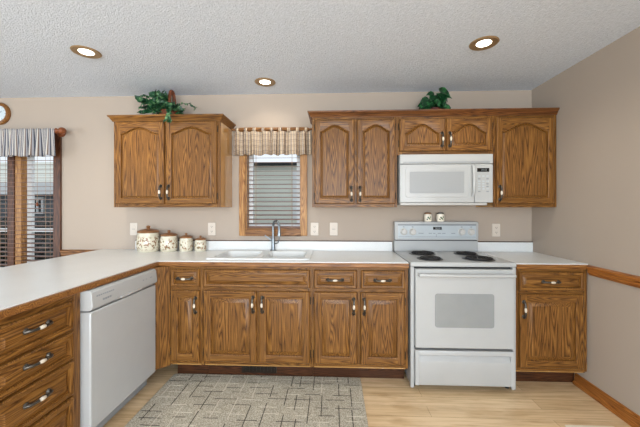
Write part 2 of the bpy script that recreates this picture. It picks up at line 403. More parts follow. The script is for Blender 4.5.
def front(parent, origin, name, u0, u1, z0, z1, y, arch=0.0, stile=2.1, rail=2.1, plane='y', panel=True, raise_w=1.0, label=None):
    """raised panel door or drawer front. plane 'y': face towards -Y at y; plane 'x': face towards +X at y (u runs along -Y... +Y)"""
    TH = 0.78
    if plane == 'y': P = lambda u, z, d: (u, y + TH - d, z); mv, mh = oak_z, oak_x
    else: P = lambda u, z, d: (y - TH + d, u, z); mv, mh = oak_z, oak_y
    mb = MB(origin)
    inn = contour(u0 + stile, u1 - stile, z0 + rail, z1 - rail, arch)
    # back, outer edge and softened outer lip
    def rect(i, d): return [P(u0 + i, z0 + i, d), P(u1 - i, z0 + i, d), P(u1 - i, z1 - i, d), P(u0 + i, z1 - i, d)]
    mb.rings([rect(0, 0), rect(0, TH - .28), rect(.1, TH - .12), rect(.3, TH)], mv, cap0=True, cap1=False, smooth=False)
    pairs = []
    a0, a1, c0, c1 = u0 + .3, u1 - .3, z0 + .3, z1 - .3
    for (u, z, t_) in inn:
        if t_ == 'BL': pairs += [((u, z), (a0, z)), ((u, z), (a0, c0)), ((u, z), (u, c0))]
        elif t_ == 'BR': pairs += [((u, z), (u, c0)), ((u, z), (a1, c0)), ((u, z), (a1, z))]
        elif t_ == 'TR': pairs += [((u, z), (a1, z)), ((u, z), (a1, c1)), ((u, z), (u, c1))]
        elif t_ == 'TL': pairs += [((u, z), (u, c1)), ((u, z), (a0, c1)), ((u, z), (a0, z))]
        else: pairs.append(((u, z), (u, c1)))
    n = len(pairs)
    for i in range(n):
        (i0, o0), (i1, o1) = pairs[i], pairs[(i + 1) % n]
        horiz = abs(o0[1] - o1[1]) < 1e-6 and (min(o0[0], o1[0]) >= u0 + stile - 1e-4) and (max(o0[0], o1[0]) <= u1 - stile + 1e-4)
        m = mh if horiz else mv
        if i0 == i1: mb.f([mb.v(P(*i0, TH)), mb.v(P(*o0, TH)), mb.v(P(*o1, TH))], m)
        else: mb.f([mb.v(P(*i0, TH)), mb.v(P(*o0, TH)), mb.v(P(*o1, TH)), mb.v(P(*i1, TH))], m)
    # inner moulded edge
    r0 = [P(u, z, TH) for u, z, _ in inn]; i1_ = inset(inn, .16); r1 = [P(u, z, TH - .10) for u, z, _ in i1_]
    i2_ = inset(inn, .24); r2 = [P(u, z, TH - .62) for u, z, _ in i2_]
    mb.rings([r0, r1, r2], mv, cap0=False, cap1=False, smooth=False)
    o = mb.build(name, None, parent)
    # raised panel
    pm = MB(origin)
    gm = mv if panel == 'v' or panel is True else mh
    i3 = inset(inn, .22); i4 = inset(inn, .42); i5 = inset(inn, .42 + raise_w * .9); i6 = inset(inn, .42 + raise_w)
    pm.rings([[P(u, z, .10) for u, z, _ in i3], [P(u, z, TH - .60) for u, z, _ in i3], [P(u, z, TH - .56) for u, z, _ in i4], [P(u, z, TH - .14) for u, z, _ in i5], [P(u, z, TH - .06) for u, z, _ in i6]], gm, smooth=False)
    pm.build('panel', None, o)
    if label: o['label'] = label
    return o
def handle(parent, origin, c, along, out):
    """pewter bow pull with a porcelain middle"""
    c, a, n = Vector(c), Vector(along).normalized(), Vector(out).normalized()
    mb = MB(origin)
    for sgn in (-1, 1):
        p = c + a * 2.1 * sgn
        mb.lathe([(.55, 0), (.55, .08), (.4, .2), (.26, .45), (.24, .8)], p, n, bronze_m, 14)
        mb.tube([c + a * sgn * q + n * h for q, h in ((2.65, .12), (2.3, .3), (2.05, .62), (1.7, .86), (1.2, .95), (.7, .98))], [.16, .32, .32, .28, .25, .3], bronze_m, 12)
    mb.lathe([(.2, -.62), (.28, -.5), (.34, -.2), (.35, 0), (.34, .2), (.28, .5), (.2, .62)], c + n * .98, a, pull_m, 16)
    return mb.build('handle', None, parent)
def hinges(parent, origin, x, y, zs):
    for z in zs:
        MB(origin).cyl((x, y, z - 1.1), (x, y, z + 1.1), .17, hinge_m, 10).build('hinge', hinge_m, parent)

def upper(name, label, x0, x1, z0, z1, doors, arch, hand, group='oak wall cabinets', left_crown=False, hz=57.6):
    O = ((x0 + x1) / 2, 0, z0)
    r = thing(name, label, 'cabinet', O, group)
    b = MB(O)
    b.box(x0, x0 + .6, -12, -.05, z0, z1, carcass_m).box(x1 - .6, x1, -12, -.05, z0, z1, carcass_m)
    b.box(x0 + .6, x1 - .6, -12, -.05, z0 + .5, z0 + 1.1, carcass_m).box(x0 + .6, x1 - .6, -12, -.05, z1 - .6, z1, carcass_m).box(x0 + .6, x1 - .6, -.6, -.05, z0 + 1.1, z1 - .6, carcass_m)
    b.build('carcass', carcass_m, r)
    b = MB(O); mids = [(doors[i][1] + doors[i + 1][0]) / 2 for i in range(len(doors) - 1)]
    b.box(x0, x0 + 1.6, -12.6, -12, z0, z1, oak_z).box(x1 - 1.6, x1, -12.6, -12, z0, z1, oak_z)
    b.box(x0 + 1.6, x1 - 1.6, -12.6, -12, z0, z0 + 1.8, oak_x).box(x0 + 1.6, x1 - 1.6, -12.6, -12, z1 - 2.6, z1, oak_x)
    for mx_ in mids: b.box(mx_ - .8, mx_ + .8, -12.6, -12, z0 + 1.8, z1 - 2.6, oak_z)
    b.build('face_frame', None, r, 0.04)
    for i, (d0, d1, dz0, dz1, side) in enumerate(doors):
        o = front(r, O, 'door', d0, d1, dz0, dz1, -13.4, arch, 1.75, 1.75, raise_w=.55)
        hx = d1 - 1.05 if side == 'R' else d0 + 1.05
        handle(o, O, (hx, -13.4, hz), (0, 0, 1), (0, -1, 0))
        ex = d0 - .12 if side == 'R' else d1 + .12
        hinges(o, O, ex, -12.85, (dz0 + 2.6, dz1 - 2.6))
    return r, O
ZU = 52.8; ZT = 83.4
crown_prof = [(0, 0), (.35, 0), (.45, .35), (.7, .6), (1.0, 1.2), (1.35, 1.45), (1.45, 1.65), (1.45, 1.95), (0, 1.95)]   # outward, up
def crown(mb, path, z, m):
    """mitred crown moulding: path of plan corners with the offset direction at each"""
    rs = [[(p[0] + d[0] * u, p[1] + d[1] * u, z + v) for u, v in crown_prof] for p, d in path]
    mb.rings(rs, m, smooth=False)
# left wall cabinet
r, O = upper('wall_cabinet', 'oak wall cabinet with two arched doors left of the kitchen window', -147.4, -110.3, ZU, ZT,
             [(-146.5, -129.4, 53.9, 82.0, 'R'), (-128.8, -111.2, 53.9, 82.0, 'L')], 2.2, None, None, hz=57.9)
b = MB(O); crown(b, [((-147.4, -.1), (-1, 0)), ((-147.4, -12.6), (-1, -1)), ((-110.3, -12.6), (1, -1)), ((-110.3, -.1), (1, 0))], ZT - 1.2, oak_x)
b.box(-147.4, -110.3, -12.6, -.1, ZT, ZT + .5, oak_x); b.build('crown_moulding', None, r)
# right group
upper('wall_cabinet', 'oak wall cabinet with two tall arched doors right of the kitchen window', -79.0, -50.75, ZU, ZT,
      [(-78.1, -64.85, 53.9, 82.0, 'R'), (-64.1, -51.4, 53.9, 82.0, 'L')], 2.1, None, None, hz=57.2)
upper('wall_cabinet', 'short oak wall cabinet with two low doors above the white microwave', -50.7, -19.5, 70.1, ZT,
      [(-50.1, -35.2, 71.2, 82.0, 'R'), (-34.8, -20.1, 71.2, 82.0, 'L')], 2.9, None, None, hz=75.0)
upper('wall_cabinet', 'oak wall cabinet with a single arched door in the right corner', -19.45, XR - .1, ZU, ZT,
      [(-18.8, -0.5, 53.9, 82.0, 'L')], 2.6, None, None, hz=57.4)
# the last door hangs on its right side, pull on the left
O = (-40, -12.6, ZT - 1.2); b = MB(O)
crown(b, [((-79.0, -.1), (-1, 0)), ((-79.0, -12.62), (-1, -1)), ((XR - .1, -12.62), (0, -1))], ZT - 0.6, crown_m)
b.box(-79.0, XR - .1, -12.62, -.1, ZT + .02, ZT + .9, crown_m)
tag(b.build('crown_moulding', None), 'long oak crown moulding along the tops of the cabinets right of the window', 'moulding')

# base cabinets
YF = -24.7; YD = -25.5
def base_cab(label, x0, x1, fronts, ex=None, toe=(None, None), group='oak base cabinets along the back wall', back=-.3):
    O = ((x0 + x1) / 2, -12, 0)
    r = thing('base_cabinet', label, 'cabinet', O, group)
    b = MB(O); b.box(x0, x0 + .6, YF + .75, back, 5, 35, oak_z).box(x1 - .6, x1, YF + .75, back, 5, 35, oak_z)
    b.box(x0 + .6, x1 - .6, YF + .75, back, 5, 5.7, carcass_m).box(x0 + .6, x1 - .6, back - .6, back, 5.7, 28, carcass_m)
    b.build('carcass', None, r)
    b = MB(O); b.box(x0, x0 + 1.5, YF, YF + .75, 5.7, 35.05, oak_z).box(x1 - 1.5, x1, YF, YF + .75, 5.7, 35.05, oak_z)
    b.box(x0 + 1.5, x1 - 1.5, YF, YF + .75, 5.7, 6.9, oak_x).box(x0 + 1.5, x1 - 1.5, YF, YF + .75, 34, 35.05, oak_x).box(x0 + 1.5, x1 - 1.5, YF, YF + .75, 27.4, 29.3, oak_x)
    mids = [f for f in fronts if f[0] == 'mid']
    for f in mids:
        b.box(f[1] - .8, f[1] + .8, YF, YF + .75, 6.9, 27.4, oak_z)
        if f[2]: b.box(f[1] - .8, f[1] + .8, YF, YF + .75, 29.3, 34, oak_z)
    if ex: ex(b)
    b.build('face_frame', None, r, 0.04)
    MB(O).box(x0, x1, -20.0, -19.5, 0, 5).build('toe_kick', toe_m, r)
    for f in fronts:
        if f[0] == 'door':
            _, u0, u1, side, hz = f
            o = front(r, O, 'door', u0, u1, 6.7, 27.9, YD, 0, 2.1, 2.1)
            handle(o, O, (u1 - 1.1 if side == 'R' else u0 + 1.1, YD, hz), (0, 0, 1), (0, -1, 0))
            hinges(o, O, u0 - .12 if side == 'R' else u1 + .12, YD + .55, (9.5, 25.2))
        elif f[0] == 'drawer':
            _, u0, u1, hx = f
            o = front(r, O, 'drawer', u0, u1, 28.9, 34.3, YD, 0, .75, .75, panel='h', raise_w=.85)
            if hx is not None: handle(o, O, (hx, YD, 31.5), (1, 0, 0), (0, -1, 0))
    return r, O
def filler(b):   # angled corner filler that meets the dishwasher
    poly = [(-121.2, -24.7), (-121.2, -24.0), (-125.3, -27.2), (-124.7, -27.9)]
    b.prism(poly, lambda u, v, s_: (u, v, (5.0, 35.05)[s_]), oak_z)
base_cab('narrow oak base cabinet with one drawer and one door in the corner beside the dishwasher', -121.2, -111.25,
         [('door', -120.7, -111.9, 'R', 23.6), ('drawer', -120.7, -111.9, -116.3)], ex=filler)
r, O = base_cab('wide oak sink base cabinet with a long false drawer front over two doors', -111.2, -78.25,
         [('mid', -94.3, False), ('door', -110.7, -94.6, 'R', 24.0), ('door', -94.0, -78.8, 'L', 24.0), ('drawer', -110.7, -78.8, None)])
b = MB(O); b.box(-100.6, -89.6, -20.3, -20.0, 1.0, 4.2)
for k in range(9): b.box(-100.0 + k * 1.15, -99.3 + k * 1.15, -20.4, -20.3, 1.4, 3.8, hinge_m)
b.build('toe_kick_vent', hinge_m, r)
base_cab('oak base cabinet with two drawers over two doors left of the white range', -78.2, -50.1,
         [('mid', -64.45, True), ('door', -77.6, -64.85, 'R', 23.8), ('door', -64.0, -51.1, 'L', 23.8), ('drawer', -77.6, -65.0, -71.4), ('drawer', -63.85, -51.1, -57.6)])
base_cab('oak base cabinet with one drawer over one door in the right corner', -19.5, XR - .15,
         [('door', -18.65, -0.7, 'L', 23.6), ('drawer', -18.75, -0.55, -10.0)])

# peninsula drawer cabinet (faces +X)
O = (-137, -62.6, 0); PX = -125.6
r = thing('drawer_cabinet', 'oak drawer cabinet with a stack of four drawers at the near end of the peninsula', 'cabinet', O)
b = MB(O); b.box(-148.6, PX - .75, -53.2, -52.65, 0, 35, oak_z).box(-148.6, PX - .75, -72, -71.4, 0, 35, oak_z).box(-148.6, -148, -71.4, -53.2, 0, 35, carcass_m).box(-148, PX - .75, -71.4, -53.2, 4, 4.6, carcass_m)
b.build('carcass', None, r)
b = MB(O); b.box(PX - .75, PX, -54.6, -52.65, 4, 35.05, oak_z).box(PX - .75, PX, -72, -70.6, 4, 35.05, oak_z).box(PX - .75, PX, -70.6, -54.6, 33.6, 35.05, oak_y)
for z in (27.0, 21.1, 13.7): b.box(PX - .75, PX, -70.6, -54.6, z, z + 1.4, oak_y)
b.box(PX - .75, PX, -70.6, -54.6, 4, 6, oak_y)
b.build('face_frame', None, r, 0.04)
MB(O).box(-129, -128.4, -72, -52.65, 0, 4).build('toe_kick', toe_m, r)
for z0, z1 in ((27.9, 33.7), (22.0, 27.4), (14.6, 21.5), (5.4, 14.1)):
    o = front(r, O, 'drawer', -70.4, -54.9, z0, z1, PX + .82, 0, .9, .9, plane='x', panel='h', raise_w=.8)
    handle(o, O, (PX + .82, -62.9, (z0 + z1) / 2 + .6), (0, 1, 0), (1, 0, 0))
# peninsula back panel towards the dining side, end panel
O = (-149.2, -36, 0)
tag(MB(O).box(-149.6, -148.7, -72, -.4, 0, 35.05).build('peninsula_panel', oak_z), 'oak back panel closing the dining side of the peninsula', 'panel')

# ------------------------------------------------------------------ countertops
ZC = 36.6
def edge_prof(y0): return [(0, 0), (-.55, 0), (-.75, .25), (-.75, 1.1), (-.6, 1.35), (0, 1.35)]
O = (-110, -12, 35.1)
r = thing('countertop', 'long white L-shaped countertop with oak edge running over sink cabinet and peninsula', 'countertop', O)
SX0, SX1, SY0, SY1 = -111.2, -79.9, -21.2, -2.6
b = MB(O)
z0, z1 = 35.1, ZC
b.box(-161, -124.9, -73, -.02, z0, z1).box(-124.9, SX0, -24.9, -.02, z0, z1).box(SX0, SX1, -24.9, SY0, z0, z1).box(SX0, SX1, SY1, -.02, z0, z1).box(SX1, -50.0, -24.9, -.02, z0, z1)
b.build('counter_slab', counter_m, r)
b = MB(O)
ep = [(0, 0), (.55, 0), (.72, .2), (.72, 1.1), (.6, 1.28), (0, 1.28)]
ring = lambda p, d: [(p[0] + d[0] * u, p[1] + d[1] * u, z0 - .02 + v) for u, v in ep]
b.rings([ring((-161, -73), (-1, -1)), ring((-124.9, -73), (1, -1)), ring((-124.9, -24.9), (1, -1)), ring((-50.0, -24.9), (0, -1))], trim_x, smooth=False)
b.build('oak_edge', trim_x, r)
b = MB(O); b.rings([ring((-161, -.1), (-1, 0)), ring((-161, -73), (-1, -1))], trim_y, smooth=False); b.build('oak_edge', trim_y, r)
b = MB((-98, -.4, ZC)); b.box(-147.6, -50.0, -.8, -.03, ZC, 40.0, counter_m).box(-147.6, -50.0, -.85, -.03, 40.0, 40.3, toe_m); tag(b.build('backsplash', None, None, 0.05), 'long low white backsplash strip on the wall behind the sink', 'backsplash')
O = (-9.8, -12, 35.1)
r = thing('countertop', 'short white countertop with oak edge between the range and the right wall', 'countertop', O)
MB(O).box(-19.55, XR - .02, -24.9, -.02, 35.1, ZC).build('counter_slab', counter_m, r)
b = MB(O); b.rings([[(x, -24.9 - u, 35.08 + v) for u, v in ep] for x in (-19.55, XR - .02)], trim_x, smooth=False); b.build('oak_edge', trim_x, r)
b = MB((-9.8, -.4, ZC)); b.box(-19.55, XR - .02, -.8, -.03, ZC, 40.0, counter_m).box(-19.55, XR - .02, -.85, -.03, 40.0, 40.3, toe_m); tag(b.build('backsplash', None, None, 0.05), 'short low white backsplash strip in the right corner beside the range', 'backsplash')

# ------------------------------------------------------------------ sink and faucet
O = (-95.5, -12, ZC)
r = thing('kitchen_sink', 'white double-bowl kitchen sink set into the counter under the window', 'sink', O)
b = MB(O)
def fill_holes(mb, loops, z):
    es = []
    for lp in loops:
        vs = [mb.v((x, y, z)) for x, y in lp]
        es += [mb.bm.edges.new((vs[i], vs[(i + 1) % len(vs)])) for i in range(len(vs))]
    bmesh.ops.triangle_fill(mb.bm, edges=es, use_beauty=True)
out0 = rrect(-112.0, -79.1, -21.9, -1.9, 1.6); zr_ = ZC + .38
bowls = [(-110.2, -96.6, -20.4, -5.2), (-94.9, -80.9, -20.4, -5.2)]
fill_holes(b, [rrect(-111.8, -79.3, -21.7, -2.1, 1.5)] + [rrect(*q, 2.0) for q in bowls], zr_)
b.rings([[(x, y, ZC + .02) for x, y in out0], [(x, y, ZC + .22) for x, y in out0], [(x, y, zr_) for x, y in rrect(-111.8, -79.3, -21.7, -2.1, 1.5)]], None, cap0=False, cap1=False)
b.build('rim', sink_m, r)
for q in bowls:
    b = MB(O)
    rs = []
    for i, (ins, z) in enumerate(((0, zr_), (.15, zr_ - .3), (.3, ZC - 1), (.7, ZC - 6), (1.4, ZC - 7.4), (3.0, ZC - 7.8))):
        rs.append([(x, y, z) for x, y in rrect(q[0] + ins, q[1] - ins, q[2] + ins, q[3] - ins, 2.0)])
    b.rings(rs, sink_m, cap0=False); bo = b.build('bowl', sink_m, r, solid=0.12)
    MB(O).lathe([(1.7, 0), (1.7, .1), (1.2, .12), (1.0, .02)], ((q[0] + q[1]) / 2, (q[2] + q[3]) / 2, ZC - 7.72), m=steel_m).build('drain', steel_m, bo)
O = (-93.9, -3.6, zr_)
r = thing('kitchen_faucet', 'brushed steel gooseneck pull-down faucet at the back of the sink', 'faucet', O)
MB(O).lathe([(1.15, 0), (1.15, .15), (.75, .35), (.68, 1.6), (.62, 4.6), (.5, 4.9)], O, m=steel_m).build('body', steel_m, r)
dv = Vector((.62, -.78, 0)); base = Vector(O); path = [base + Vector((0, 0, 4.6))]
path.append(base + Vector((0, 0, 7.5)))
for k in range(0, 11):
    a = PI * k / 10; path.append(base + dv * (2.3 - 2.3 * math.cos(a)) + Vector((0, 0, 8.6 + 2.3 * math.sin(a))))
MB(O).tube(path, .42, steel_m, 12).build('spout', steel_m, r)
tip = path[-1]
MB(O).lathe([(.36, 0), (.44, -.3), (.5, -1.6), (.62, -2.6), (.62, -3.0), (.5, -3.1)], tip, m=steel_m, seg=18).build('spray_head', steel_m, r)
arm = [tip + Vector((0, 0, -3.0)), tip + dv * -.1 + Vector((0, 0, -4.6)), tip - dv * 1.2 + Vector((0, 0, -5.6)), base + dv * 1.4 + Vector((0, 0, 2.6)), base + dv * .4 + Vector((0, 0, 2.3))]
MB(O).tube(arm, .2, steel_m, 8).build('docking_arm', steel_m, r)
b = MB(O); b.cyl(base + Vector((-.5, 0, 3.8)), base + Vector((-1.1, 0, 4.0)), .42, steel_m); b.tube([base + Vector((-.9, 0, 4.0)), base + Vector((-1.9, -.1, 4.6)), base + Vector((-3.0, -.3, 5.5))], [.2, .2, .26], steel_m, 10)
b.build('lever', steel_m, r)

# ------------------------------------------------------------------ dishwasher
DF = -123.6; y0, y1 = -52.3, -28.05
O = (-136, -40.2, 0)
r = thing('dishwasher', 'white dishwasher built into the peninsula beside the drawer cabinet', 'dishwasher', O)
MB(O).box(-147.5, -126.2, y0 + .25, y1 - .2, 1.2, 34.2).build('tub', trimgrey_m, r)
b = MB(O); b.box(-126.1, DF, y0, y1, 4.9, 30.3); b.build('door', white_m, r, 0.25)
b = MB(O); cp = [(-126.1, 30.55), (DF - .25, 30.55), (DF + .35, 31.1), (DF + .45, 31.6), (DF + .1, 34.5), (DF - .4, 34.95), (-126.1, 34.95)]
b.prism(cp, lambda u, v, s_: (u, (y0, y1)[s_], v)); cpo = b.build('control_panel', white_m, r, 0.12)
b = MB(O); b.box(DF - .2, DF + .52, -43.5, -35.2, 30.75, 31.35); b.build('handle_grip', white_m, cpo, 0.15)
lean = lambda z: DF + .1 + (34.5 - z) * .12
mk = lambda v: (lambda u_, v_, s_: (lean(v_) - .05 + .08 * s_, u_, v_))
for u0, u1, za, zb in [(-50.9 + k * .62, -50.48 + k * .62, 33.3, 33.6) for k in range(9)] + [(u, u + .5, 32.1, 32.5) for u in (-49.2, -48.5, -47.8, -47.1)] + [(u, u + .4, 32.9, 33.15) for u in (-34.5, -33.2, -31.4, -30.8)]:
    MB(O).prism([(u0, za), (u1, za), (u1, zb), (u0, zb)], mk(0)).build('button_mark', trimgrey_m, cpo)
MB(O).box(-129.4, -128.6, y0 + .1, y1 - .1, 0.1, 4.7).build('toe_panel', gapdark_m, r)
for yy in (-50.8, -29.6): MB(O).cyl((-130.5, yy, 0), (-130.5, yy, 1.3), .5, gapdark_m, 12).build('foot', gapdark_m, r)

# ------------------------------------------------------------------ electric range
O = (-34.7, -13, 0)
r = thing('electric_range', 'white electric coil range between the base cabinets', 'range', O)
RX0, RX1 = -49.65, -19.9
b = MB(O); b.box(RX0 + .1, RX1 - .1, -24.5, -1, 1.3, 35.6, white_m); b.box(RX0 + .05, RX0 + 1.05, -25.9, -24.4, .7, 35.6, white_m).box(RX1 - 1.05, RX1 - .05, -25.9, -24.4, .7, 35.6, white_m)
b.build('body', white_m, r, 0.12)
MB(O).box(RX0 + 1.1, RX1 - 1.1, -24.9, -24.45, 1.35, 35.5).build('gasket', gapdark_m, r)
for fx in (RX0 + 1.3, RX1 - 1.3):
    for fy in (-23.5, -3): MB(O).cyl((fx, fy, 0), (fx, fy, 1.35), .6, gapdark_m, 12).build('foot', gapdark_m, r)
MB(O).box(RX0 - .05, RX1 + .05, -26.2, -1.0, 35.65, 36.95).build('cooktop', white_m, r, 0.3, seg=3)
# backguard
b = MB(O); b.box(RX0, RX1, -2.9, -.6, 36.9, 40.7); b.build('riser', white_m, r, 0.15)
b = MB(O); b.box(RX0 + .02, RX1 - .02, -3.4, -.6, 40.95, 47.6); bgd = b.build('backguard', white_m, r, 0.25)
MB(O).box(RX0 + 1.1, RX1 - .9, -3.5, -3.3, 41.55, 46.2).build('control_panel', panel_m, bgd, 0.03)
MB(O).box(RX0 + 1.1, RX1 - .9, -3.53, -3.3, 46.2, 46.75).build('panel_stripe', trimgrey_m, bgd)
MB(O).box(RX0 + .4, RX1 - .4, -3.0, -1.0, 40.68, 40.97).build('shadow_gap', gapdark_m, bgd)
b = MB(O); b.box(RX0 + 1.3, RX1 - 1.1, -3.53, -3.45, 42.05, 42.2)
for x0, x1, z in ((-41.2, -39.4, 43.3), (-37.6, -36.4, 43.3), (-36.0, -35.2, 43.3), (-34.4, -33.2, 43.3), (-32.8, -31.6, 43.3), (-29.6, -28.2, 43.3)): b.box(x0, x1, -3.53, -3.45, z, z + .22)
b.box(-34.95, -34.8, -3.53, -3.45, 42.2, 43.1)
for kx in (-46.5, -43.3, -25.9, -22.55): b.box(kx - .3, kx + .3, -3.53, -3.45, 45.55, 45.85)
b.build('panel_marks', trimgrey_m, bgd)
dsp = MB(O).box(-36.0, -33.0, -3.6, -3.4, 44.75, 45.7).build('clock_display', black_m, bgd)
b = MB(O)
for k, x in enumerate((-35.2, -34.75, -34.2, -33.75)):
    for (a0, a1, c0, c1) in ((0, .28, .48, .54), (0, .28, 0, .06), (.22, .28, 0, .54), (0, .06, .0, .54)): b.box(x + a0, x + a1, -3.63, -3.58, 44.95 + c0, 44.95 + c1)
b.build('display_digits', panel_m, bgd)
for kx in (-46.5, -43.3, -25.9, -22.55):
    k = MB(O).lathe([(1.3, 0), (1.3, .12), (1.05, .2), (1.0, .85), (.8, 1.0)], (kx, -3.5, 43.95), (0, -1, 0), offwhite_m, 24).build('control_knob', white_m, r)
    MB(O).box(kx - .1, kx + .1, -4.58, -4.4, 43.2, 44.9).build('pointer', offwhite_m, k)
# burners
for bx, by, rad in ((-41.6, -9.2, 3.9), (-42.3, -20.0, 3.3), (-27.0, -9.4, 3.3), (-27.6, -19.6, 4.1)):
    bn = MB(O).lathe([(rad + .55, 0), (rad + .5, .14), (rad + .2, .16), (rad * .9, .03), (0.6, .03)], (bx, by, 36.93), m=drip_m, seg=40).build('burner', drip_m, r)
    pth = []
    turns = 4.2; N = 150
    for i in range(N + 1):
        q = i / N; a = q * turns * 2 * PI; rr = .7 + (rad - .75) * q
        pth.append((bx + rr * math.cos(a), by + rr * math.sin(a), 37.28))
    cb = MB(O); cb.tube(pth, .21, coil_m, 7); cb.build('coil', coil_m, bn)
# oven door
dx0, dx1 = -48.55, -21.0
b = MB(O); b.box(dx0, dx1, -27.2, -25.0, 12.75, 35.15); door = b.build('oven_door', white_m, r, 0.25)
def slab(poly, ya, yb): return MB(O).prism(poly, lambda u, v, s_: (u, (ya, yb)[s_], v))
slab(rrect(-43.1, -26.7, 18.7, 28.3, .7), -27.32, -27.1).build('oven_window', ovenglass_m, door)
b = MB(O); hz_ = 33.7
b.tube([(-47.9, -28.6, hz_), (-34.7, -28.9, hz_), (-21.6, -28.6, hz_)], .48, white_m, 14)
for hx in (-47.3, -22.2): b.box(hx - .5, hx + .5, -28.7, -27.1, hz_ - .4, hz_ + .4, white_m)
b.build('door_handle', white_m, door, 0.1)
# storage drawer with a scooped pull
b = MB(O)
prof = [(-25.0, 2.1), (-26.9, 2.1), (-27.1, 2.4), (-27.1, 8.9), (-26.5, 9.6), (-26.2, 10.2), (-26.4, 10.6), (-27.1, 10.7), (-27.1, 11.7), (-26.9, 12.0), (-25.0, 12.0)]
b.prism(prof, lambda u, v, s_: ((dx0 + 1.0, dx1 - 1.0)[s_], u, v))
b.box(dx0, dx0 + 1.0, -27.1, -25.0, 2.1, 12.0).box(dx1 - 1.0, dx1, -27.1, -25.0, 2.1, 12.0)
b.build('storage_drawer', white_m, r, 0.08)

# ------------------------------------------------------------------ microwave
O = (-35.4, -7, 53.4)
r = thing('microwave_oven', 'white over-the-range microwave hung under the short cabinet', 'microwave', O)
mx0, mx1, MY = -50.25, -20.55, -14.6
MB(O).box(mx0, mx1, -13.4, -.4, 54.3, 69.95).build('body', white_m, r, 0.1)
b = MB(O); b.box(mx0 + .3, mx1 - 1.6, -14.1, -.8, 53.45, 54.25); b.build('base_pan', offwhite_m, r, 0.15)
b = MB(O); b.box(mx0, mx1, MY - .05, -13.35, 66.85, 69.95); vg = b.build('vent_grille', white_m, r, 0.18)
b = MB(O)
for k in range(5): b.box(mx0 + 1, mx1 - 1, MY - .09, MY + .1, 67.15 + k * .09, 67.19 + k * .09)
b.build('vent_line', trimgrey_m, vg)
b = MB(O); b.box(mx0, -26.4, MY, -13.35, 54.3, 66.7); md = b.build('oven_door', white_m, r, 0.2)
b = MB(O)
outer = rrect(-48.4, -28.3, 56.0, 65.9, .5); inner = rrect(-47.3, -29.6, 57.0, 64.6, .4)
b.rings([[(x, MY - .0, z) for x, z in outer], [(x, MY - .12, z) for x, z in rrect(-48.3, -28.4, 56.1, 65.8, .5)], [(x, MY - .12, z) for x, z in inner], [(x, MY + .15, z) for x, z in inner]], white_m, cap0=False, cap1=False, smooth=False)
b.build('window_bezel', offwhite_m, md)
slab2 = MB(O).prism(rrect(-47.1, -29.8, 57.3, 64.3, .4), lambda u, v, s_: (u, (MY - .05, MY + .1)[s_], v)).build('window', mwglass_m, md)
b = MB(O); b.tube([(-27.0, MY - .2, 66.2), (-27.0, MY - 1.0, 65.2), (-27.0, MY - 1.35, 61.5), (-27.0, MY - 1.0, 57.6), (-27.0, MY - .2, 56.3)], [.45, .5, .55, .5, .45], white_m, 12); b.build('door_handle', white_m, md)
b = MB(O); b.box(-26.3, mx1, MY, -13.35, 54.3, 66.7); cp_ = b.build('control_panel', white_m, r, 0.2)
MB(O).box(-25.6, -21.8, MY - .08, MY + .1, 64.2, 65.4).build('clock_display', black_m, cp_)
b = MB(O)
for x in (-24.3, -23.9, -23.35, -22.95):
    for (a0, a1, c0, c1) in ((0, .24, .44, .5), (0, .24, 0, .06), (.19, .24, 0, .5)): b.box(x + a0, x + a1, MY - .11, MY - .06, 64.55 + c0, 64.55 + c1)
b.build('display_digits', panel_m, cp_)
for row in range(7):
    for cc in range(3):
        if row in (1, 6) and cc == 1: continue
        x = -25.3 + cc * 1.3; z = 62.6 - row * .82
        dark = (row in (1, 6)) or (cc == 2 and row in (3, 4))
        MB(O).box(x, x + .75, MY - .07, MY + .1, z, z + (.42 if not dark else .3)).build('button', trimgrey_m if dark else panel_m, cp_)

# ------------------------------------------------------------------ canisters and shakers
def canister(label, x, rad, H):
    y = -1.2 - rad
    O = (x, y, ZC)
    r = thing('canister', label, 'canister', O, 'painted canisters lined up on the counter')
    hb = H * .72
    MB(O).lathe([(rad * .86, 0), (rad * .93, .06 * hb), (rad * 1.0, .3 * hb), (rad * 1.0, .55 * hb), (rad * .93, .85 * hb), (rad * .86, .95 * hb), (rad * .88, hb)], O, m=canister_m, seg=36).build('jar', canister_m, r)
    lz = (x, y, ZC + hb)
    MB(O).lathe([(rad * .86, 0), (rad * .95, .04 * H), (rad * .92, .07 * H), (rad * .55, .13 * H), (rad * .16, .155 * H), (rad * .13, .18 * H), (rad * .2, .22 * H), (rad * .17, .26 * H), (rad * .05, .28 * H)], lz, m=lid_m, seg=36).build('lid', lid_m, r)
canister('largest painted canister with brown lid, leftmost of the row', -139.9, 3.85, 9.5)
canister('second largest painted canister with brown lid, right beside the largest', -132.6, 3.05, 7.8)
canister('third painted canister from the left, smaller with brown lid', -126.4, 2.4, 6.7)
canister('smallest painted canister with brown lid at the right end of the row', -121.1, 2.15, 5.7)
def shaker(label, x, tall, dark):
    O = (x, -2.0, 47.62)
    r = thing('shaker', label, 'shaker', O, 'salt and pepper shakers on the range')
    MB(O).lathe([(1.25, 0), (1.4, .25), (1.4, tall * .7), (1.2, tall * .84)], O, m=porcelain_m, seg=24).build('jar', porcelain_m, r)
    MB(O).lathe([(1.22, 0), (1.22, tall * .1), (.9, tall * .17), (.2, tall * .19)], (x, -2.0, 47.62 + tall * .82), m=dark, seg=24).build('cap', dark, r)
    b = MB(O)
    for k in range(5):
        a = -PI / 2 + (k - 2) * .22; z = 47.62 + tall * (.25 + .3 * ((k * 37) % 10) / 10)
        b.lathe([(.26, 0), (.2, .03)], (x + 1.4 * math.cos(a), -2.0 + 1.4 * math.sin(a), z), (math.cos(a), math.sin(a), 0), ivy_m, 10)
    b.build('painted_sprig', ivy_m, r)
